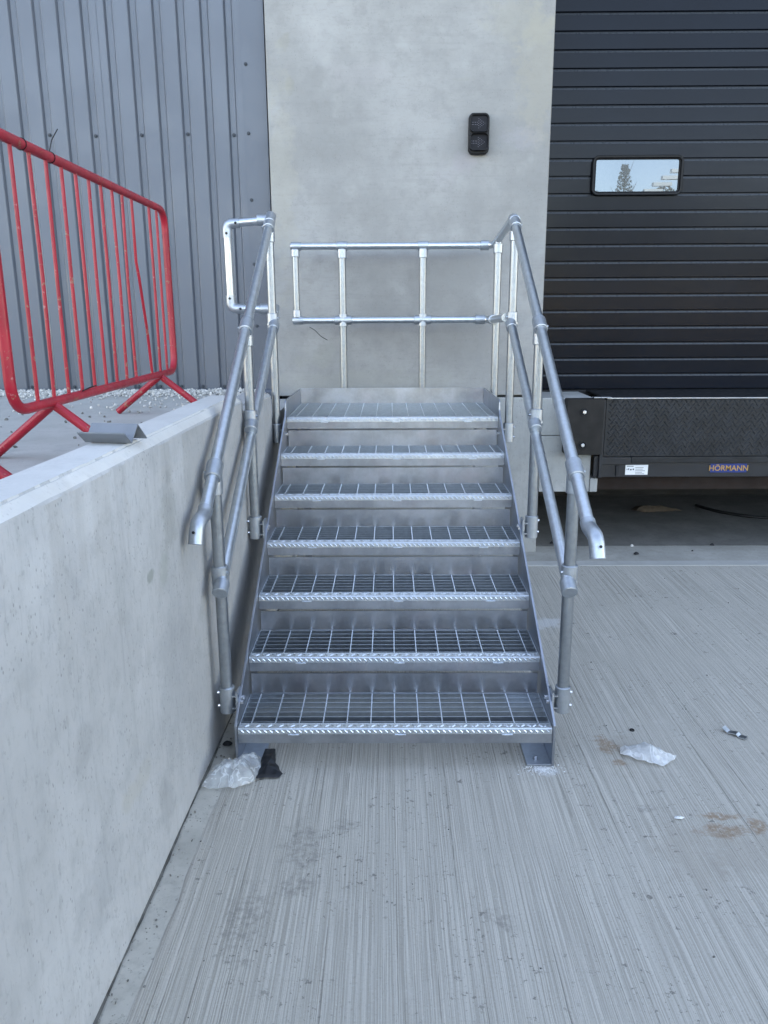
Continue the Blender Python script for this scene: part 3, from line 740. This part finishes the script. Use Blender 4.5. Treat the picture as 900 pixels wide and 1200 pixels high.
for c in ((HX + .055, HY - .022, hz - .016), (HX, HY - .021, hz - .072), (HX, HY - .017, MZ + .132), (HX + .06, HY - .019, MZ + .073)):
    MB().cyl(c, Vector(c) + Vector((0, -.004, 0)), .0075, 10).build('set_screw', 'seal', hoop)

# ================================================================== CROWD BARRIERS
def barrier(D_near, D_far, xb, label, cut=None):
    b = empty('crowd_barrier', (xb, (D_near + D_far) / 2, SL)); tag(b, label, 'barrier', 'red crowd barriers on the raised yard')
    L2 = (D_far - D_near) / 2; zb_, zt_ = 1.478 - SL, 2.405 - SL
    path = fillet([(0, 0, zb_), (0, L2, zb_), (0, L2, zt_), (0, -L2, zt_), (0, -L2, zb_), (0, 0, zb_)], .11, 7)
    MB().tube(path, .0195, 16, caps=False).build('frame', 'red', b)
    ys = [2.90 + .1452 * i for i in range(10)] + [4.498, 4.64]
    for i, y in enumerate(ys):
        yy = y - (D_near + D_far) / 2
        if i == 9: pth = fillet([(0, yy, zb_), (0, yy + .02, zb_ + .02), (0, yy + .012, zb_ + .40), (0, yy - .12, zb_ + .62), (0, yy - .12, zt_)], .1, 4) if False else [(0, yy + .135, zb_), (0, yy + .10, zb_ + .25), (0, yy + .03, zb_ + .52), (0, yy, zb_ + .60), (0, yy, zt_)]
        else: pth = [(0, yy, zb_), (.003 * math.sin(i * 2.1), yy + .004 * math.sin(i * 1.3), (zb_ + zt_) / 2), (0, yy, zt_)]
        MB().tube(pth, .0078, 8).build('bar', 'red', b)
    for yf in (3.03, 4.487):
        yy = yf - (D_near + D_far) / 2
        for s in (-1, 1):
            sp = .27
            MB().tube([(s * .005, yy, zb_ - .012), (s * sp, yy + (.03 if s < 0 else -.02), .012)], .0185, 14).build('leg', 'red', b)
    return b
b1 = barrier(2.70, 4.80, -1.32, 'red tubular crowd barrier with a bent bar, standing in front of the metal cladding')
g = MB()
for y in (3.235,): g.tube([(math.cos(a * math.pi / 9) * .0205, y - 3.75, 2.405 - SL + math.sin(a * math.pi / 9) * .0205) for a in range(19)], .0022, 6)
g.tube([(.0, 3.235 - 3.75, 2.424 - SL), (.01, 3.245 - 3.75, 2.47 - SL), (.025, 3.275 - 3.75, 2.515 - SL)], .0022, 6)
g.build('cable_tie', 'black_plastic', b1)
MB().tube([(math.cos(a * math.pi / 9) * .0205, 2.99 - 3.75, 2.405 - SL + math.sin(a * math.pi / 9) * .0205) for a in range(19)], .0022, 6).build('cable_tie', 'black_plastic', b1)
g = MB().tube([(.018, 3.29 - 3.75, 1.497 - SL), (.02, 3.36 - 3.75, 1.503 - SL), (.02, 3.44 - 3.75, 1.507 - SL)], .003, 6); g.build('cable_tie', 'black_plastic', b1)
b2 = barrier(2.70, 4.80, -1.32, 'second red crowd barrier, only its foot showing at the left edge above the wall')
b2.location = (-1.40, 1.665, SL); b2.rotation_euler = (0, 0, R(2.0))

# ================================================================== SMALL LOOSE THINGS
# folded sheet-metal offcut lying on the wall top
g = MB()
pr = [(-.150, .026), (-.118, .0), (-.012, .0), (.050, .058), (.118, .0)]
thk = .003; low = [(x, z) for x, z in pr]; upp = [(x - .001, z + thk * 1.4) for x, z in pr]
def fold(pr, L0, L1):
    g = MB(); n = len(pr)
    for y in (L0, L1):
        g.v += [(x, y, z + .001) for x, z in pr] + [(x, y, z + .0052) for x, z in pr]
    m2 = 2 * n
    for i in range(n - 1):
        g.f += [[i, i + 1, m2 + i + 1, m2 + i][::-1], [n + i, n + i + 1, m2 + n + i + 1, m2 + n + i], [i, i + 1, n + i + 1, n + i], [m2 + i, m2 + i + 1, m2 + n + i + 1, m2 + n + i][::-1]]
    g.f += [[0, n, m2 + n, m2], [n - 1, m2 + n - 1, m2 + 2 * n - 1, 2 * n - 1]]
    return g
of = fold([(-.040, .034), (.0, .0), (.045, .050), (.095, .001)], 0, .155).build('metal_offcut', 'grey_coated', ang=15)
of.location = (-.775, 2.315, 1.427); of.matrix_basis = Matrix(((.316, -1, 0, -.782), (.949, .02, 0, 2.315), (0, 0, 1, 1.4265), (0, 0, 0, 1)))
tag(of, 'grey folded sheet metal offcut lying on top of the retaining wall', 'metal offcut')

def crumple(name, outline, hgt, seed, mat, loc, rings=9, dens=34, ridge=1.0, peak=(0, 0)):
    """thin crumpled film: a ring mesh over an outline, lifted into folds"""
    P = [Vector((x, y, 0)) for x, y in outline]; n = len(P); per = []
    for i in range(dens):
        t = i / dens * n; a = int(t); f = t - a
        per.append(P[a % n].lerp(P[(a + 1) % n], f))
    c = Vector((peak[0], peak[1], 0)); g = MB(); g.v.append((c.x, c.y, hgt))
    for k in range(1, rings + 1):
        s = k / rings
        for p in per:
            q = c.lerp(p, s)
            nz = mnoise.noise(q * 9 + Vector((seed, 0, 0))); n2 = 1 - 2 * abs(mnoise.noise(q * 11 + Vector((0, seed, 3)))); n3 = 1 - 2 * abs(mnoise.noise(Vector((q.x * 34, q.y * 16, seed))))
            h = hgt * (1 - s ** 1.6) ** .8 * (1 + .7 * nz) + ridge * (.018 * max(0, n2) + .010 * n3) * (1.0 - .5 * s) + .004
            q = q + Vector((mnoise.noise(q * 30 + Vector((9, seed, 0))), mnoise.noise(q * 30 + Vector((seed, 9, 4))), 0)) * .004
            g.v.append((q.x, q.y, max(.0015, h)))
    for i in range(dens): g.f.append([0, 1 + i, 1 + (i + 1) % dens])
    for k in range(rings - 1):
        for i in range(dens):
            a = 1 + k * dens; j = (i + 1) % dens; g.f.append([a + i, a + dens + i, a + dens + j, a + j])
    o = g.build(name, mat, ang=28); o.location = loc
    return o
o = crumple('plastic_bag', [(-.115, -.075), (-.06, -.085), (.02, -.075), (.085, -.035), (.095, .06), (.085, .14), (.04, .145), (.0, .09), (-.07, .085), (-.10, .04)], .062, 3.1, 'clear_film', (-.625, 2.735, .002), 22, 96, 1.2, (.01, .03))
tag(o, 'crumpled clear plastic bag at the foot of the stairs beside the wall', 'plastic bag')
o = crumple('plastic_scrap', [(-.035, -.07), (.055, -.06), (.07, -.035), (.03, .04), (.012, .15), (-.03, .15), (-.035, .03)], .010, 8.2, 'black_film', (-.505, 2.80, .002), 16, 64, .45)
tag(o, 'scrap of black plastic film under the lowest step', 'plastic scrap')
o = crumple('plastic_wrap', [(-.115, .02), (-.10, .06), (-.03, .075), (.04, .065), (.075, .02), (.115, .0), (.10, -.018), (.06, -.06), (.03, -.075), (-.05, -.03)], .032, 5.7, 'white_film', (1.075, 2.885, .002), 20, 90, .9)
tag(o, 'crumpled white plastic wrapper lying on the broomed concrete', 'plastic wrapper')
o = fold([(-.05, .016), (-.026, .0015), (.012, .010), (.022, .0015), (.052, .004)], -.014, .014).build('metal_bracket', 'galv_grate', ang=15)
o.location = (1.512, 3.07, .001); o.rotation_euler = (0, 0, R(-48)); tag(o, 'small bent metal bracket lying on the concrete at the right', 'bracket')
o = ring([(.016 * math.cos(R(a)), .016 * math.sin(R(a))) for a in range(0, 360, 24)], [(.007 * math.cos(R(a)), .007 * math.sin(R(a))) for a in range(0, 360, 24)], -.006, .0, -.005).build('washer', 'seal')
o.rotation_euler = (R(-90), 0, 0); o.scale = (.7, .7, .7); o.location = (1.075, 3.11, .001); tag(o, 'small black washer on the concrete behind the white wrapper', 'washer')
o = crumple('paper_bit', [(-.018, -.006), (.004, -.010), (.022, .0), (  .006, .010), (-.012, .008)], .003, 2.2, 'white_print', (1.058, 2.487, .001), 4, 14, .15)
tag(o, 'tiny white paper bit on the concrete between the brown stains', 'paper')
o = crumple('rubber_plug', [(.022 * math.cos(R(a)), .020 * math.sin(R(a))) for a in range(0, 360, 30)], .012, 6.2, 'seal', (-.703, 2.985, .006), 5, 18, .2)
tag(o, 'small round black plug on the ground between stairs and wall', 'plug')
# under the dock
o = crumple('cardboard_scrap', [(-.14, .06), (-.12, -.03), (-.05, -.06), (.05, -.05), (.2, -.04), (.32, -.01), (.1, .01), (-.04, .03), (-.1, .09)], .045, 4.4, 'card', (2.42, 7.05, 0), 8, 36, 1.0)
tag(o, 'torn brown cardboard scrap on the floor under the dock', 'cardboard')
o = MB().tube(fillet([(2.95, 7.25, .012), (3.05, 7.0, .012), (3.3, 6.78, .012), (3.9, 6.7, .012)], .15, 6), .014, 10).build('cable', 'cable')
tag(o, 'thick black cable lying on the floor under the dock', 'cable')
chips = [((1.80, 5.80, 0), 'white_print', 'white'), ((2.93, 5.97, 0), 'white_print', 'pale'), ]
o = None
for i, (x, y, mt, lab) in enumerate(((1.93, 5.93, 'stone_white', 'small white stone chip on the dark apron under the dock'), (3.13, 5.50, 'stone_white', 'small white stone chip on the edge of the apron joint'),
                                     (1.90, 5.72, 'seal', 'small black plug on the apron right of the handrail end'), (2.58, 5.95, 'seal', 'small black plug on the apron below the name plate'),
                                     (3.12, 5.98, 'seal', 'small black plug on the apron at the right edge'), (2.36, 5.79, 'seal', 'tiny black crumb on the apron between two plugs'),
                                     (1.31, 6.02, 'seal', 'small black crumb on the apron beside the concrete column'))):
    r = .018 if 'tiny' not in lab else .010
    if y > 5.48 and x == 3.13: r = .02
    o = crumple('debris_chip', [(r * math.cos(R(a)) * (1 + .3 * math.sin(a + i)), r * .8 * math.sin(R(a))) for a in range(0, 360, 36)], r * .9, 3 + i, mt, (x, y, -.003), 4, 14, .15)
    tag(o, lab, 'debris', 'small debris under the dock')

# ================================================================== GRAVEL, DUST, GRIT
ICO = [(0, 0, 1)] + [(math.cos(R(72 * i)) * .894, math.sin(R(72 * i)) * .894, .447) for i in range(5)] + [(math.cos(R(72 * i + 36)) * .894, math.sin(R(72 * i + 36)) * .894, -.447) for i in range(5)] + [(0, 0, -1)]
ICF = [(0, i + 1, (i + 1) % 5 + 1) for i in range(5)] + [(i + 1, i + 6, (i + 1) % 5 + 1) for i in range(5)] + [((i + 1) % 5 + 1, i + 6, (i + 1) % 5 + 6) for i in range(5)] + [(11, (i + 1) % 5 + 6, i + 6) for i in range(5)]
def pebble(g, c, r, flat=.7):
    k = len(g.v); M3 = Matrix.Rotation(rnd.uniform(0, 6.28), 3, Vector((rnd.random() - .5, rnd.random() - .5, rnd.random() - .5)).normalized())
    sx, sy, sz = r * rnd.uniform(.7, 1.3), r * rnd.uniform(.7, 1.2), r * flat * rnd.uniform(.7, 1.1)
    for v in ICO:
        q = M3 @ Vector((v[0] * sx, v[1] * sy, v[2] * sz)) * rnd.uniform(.82, 1.12); g.v.append((c[0] + q.x, c[1] + q.y, c[2] + q.z))
    g.f += [[k + i for i in f] for f in ICF]
g = MB()
for i in range(6500):
    x = rnd.uniform(-5.5, -.98); e = 5.28 + .10 * mnoise.noise(Vector((x * 2, 0, 0))); y = 5.84 - abs(rnd.gauss(0, .15)) - rnd.random() * .10
    if y < e - .25: continue
    z = SL + .006 + (.020 * max(0, (y - e) / .55)) * rnd.random()
    pebble(g, (x, y, z), rnd.uniform(.005, .0115))
for i in range(150):
    x = rnd.uniform(-3.2, -.99); pebble(g, (x, rnd.uniform(4.5, 5.4), SL + .006), rnd.uniform(.006, .014))
tag(g.build('gravel', 'stone_white', ang=10), 'strip of small white gravel along the foot of the metal cladding', kind='stuff')
g = MB()
for i in range(500):
    a, d = rnd.uniform(0, 6.28), abs(rnd.gauss(0, .04)); pebble(g, (.615 + 1.1 * d * math.cos(a), 2.808 + .7 * d * math.sin(a), .002), rnd.uniform(.0012, .0035), .5)
tag(g.build('drill_dust', 'dust_white', ang=10), 'white drilling dust around the right foot plate of the stairs', kind='stuff')
g = MB()
for i in range(70):
    x = rnd.uniform(-.7, 2.4); y = rnd.uniform(1.3, 5.4); pebble(g, (x, y, .002), rnd.uniform(.0015, .0045) * (1 if rnd.random() < .85 else 1.7), .6)
for i in range(50):
    y = rnd.uniform(1.4, 3.6); pebble(g, (wx(y) + abs(rnd.gauss(0, .05)) + .008, y, .010), rnd.uniform(.002, .006), .7)
for i in range(60): pebble(g, (rnd.uniform(-2.2, -.99), rnd.uniform(2.2, 4.6), SL + .004), rnd.uniform(.004, .012), .6)
tag(g.build('grit', 'grit', ang=10), 'scattered dark grit and crumbs on the concrete', kind='stuff')

# ================================================================== WHAT THE DOOR WINDOW MIRRORS
tr = empty('slender_tree', (12.7, -32, 0)); tag(tr, 'slender sparse tree mirrored in the small door window', 'tree')
g = MB().tube([(0, 0, 0), (.05, .05, 3), (-.05, 0, 6), (.02, 0, 9.2)], [.16, .12, .08, .02], 8)
for i in range(40):
    z = 4 + 5 * rnd.random(); a = rnd.uniform(0, 6.28); L = .6 * (1 - abs(z - 7) / 5) + .2; g.tube([(0, 0, z), (L * math.cos(a) * .6, L * math.sin(a) * .6, z + .4), (L * math.cos(a), L * math.sin(a), z + .9)], [.025, .015, .006], 5)
g.build('trunk', 'tree_bark', tr)
g = MB()
for i in range(2600):
    z = 3.6 + 6.0 * rnd.random(); a = rnd.uniform(0, 6.28); rr = rnd.random() ** .6 * (.75 * max(.08, 1 - abs(z - 6.6) / 3.4) + .1); c = Vector((rr * math.cos(a), rr * math.sin(a), z))
    u = Vector((rnd.gauss(0, 1), rnd.gauss(0, 1), rnd.gauss(0, 1))).normalized() * .06; v = Vector((rnd.gauss(0, 1), rnd.gauss(0, 1), rnd.gauss(0, 1))).normalized() * .05; k = len(g.v)
    g.v += [tuple(c - u), tuple(c + v), tuple(c + u), tuple(c - v)]; g.f.append([k, k + 1, k + 2, k + 3])
g.build('crown', 'tree_leaf', tr)
def bush(x, y, zc, r, hz_, lab, name='leafy_tree'):
    t = empty(name, (x, y, 0)); tag(t, lab, 'tree')
    MB().tube([(0, 0, 0), (.05, 0, zc)], [.15, .06], 8).build('trunk', 'tree_bark', t)
    g = MB()
    for i in range(1800):
        d = Vector((rnd.gauss(0, 1), rnd.gauss(0, 1), rnd.gauss(0, 1))).normalized() * rnd.random() ** .5; c = Vector((d.x * r, d.y * r, zc + d.z * hz_))
        u = Vector((rnd.gauss(0, 1), rnd.gauss(0, 1), rnd.gauss(0, 1))).normalized() * .10; v = Vector((rnd.gauss(0, 1), rnd.gauss(0, 1), rnd.gauss(0, 1))).normalized() * .08; k = len(g.v)
        g.v += [tuple(c - u), tuple(c + v), tuple(c + u), tuple(c - v)]; g.f.append([k, k + 1, k + 2, k + 3])
    g.build('crown', 'tree_leaf', t)
bush(10.4, -32.5, 7.2, 1.4, 1.6, 'leafy tree mirrored at the left end of the door window')
bush(15.3, -33.0, 7.3, 1.2, 1.4, 'leafy tree mirrored behind the white steps in the door window')
sb = empty('stepped_canopy', (15.2, -30, 0)); tag(sb, 'white stepped roof edges mirrored in the door window', 'canopy')
for i in range(6):
    x = 13.2 + i * .45; z = 7.92 + i * .32
    o = MB().box(x, x + .95, -30.3, -30, z, z + .17).build('roof_edge', 'white_render', sb); o.location = (-15.2, 30, 0)
o = MB().box(16.4, 16.6, -30.28, -30.05, 0, 9.4).build('column', 'white_render', sb); o.location = (-15.2, 30, 0)

g = MB()  # unseen trees, added to darken the low sky and what the steel reflects
for i in range(19000):
    x = rnd.uniform(-70, 90); top = 8.0 + .8 * mnoise.noise(Vector((x * .16, 0, 0))) + .7 * mnoise.noise(Vector((x * .6, 4, 0))); z = top * rnd.random() ** .8
    c = Vector((x, -42 - rnd.random() * 6, z)); u = Vector((rnd.gauss(0, 1), rnd.gauss(0, 1), rnd.gauss(0, 1))).normalized() * rnd.uniform(.25, .5); v = Vector((rnd.gauss(0, 1), rnd.gauss(0, 1), rnd.gauss(0, 1))).normalized() * rnd.uniform(.2, .4); k = len(g.v)
    g.v += [tuple(c - u), tuple(c + v), tuple(c + u), tuple(c - v)]; g.f.append([k, k + 1, k + 2, k + 3])
tag(g.build('added_tree_belt', 'tree_leaf'), 'unseen belt of dark trees added behind the yard to darken reflections in the steel', kind='stuff')
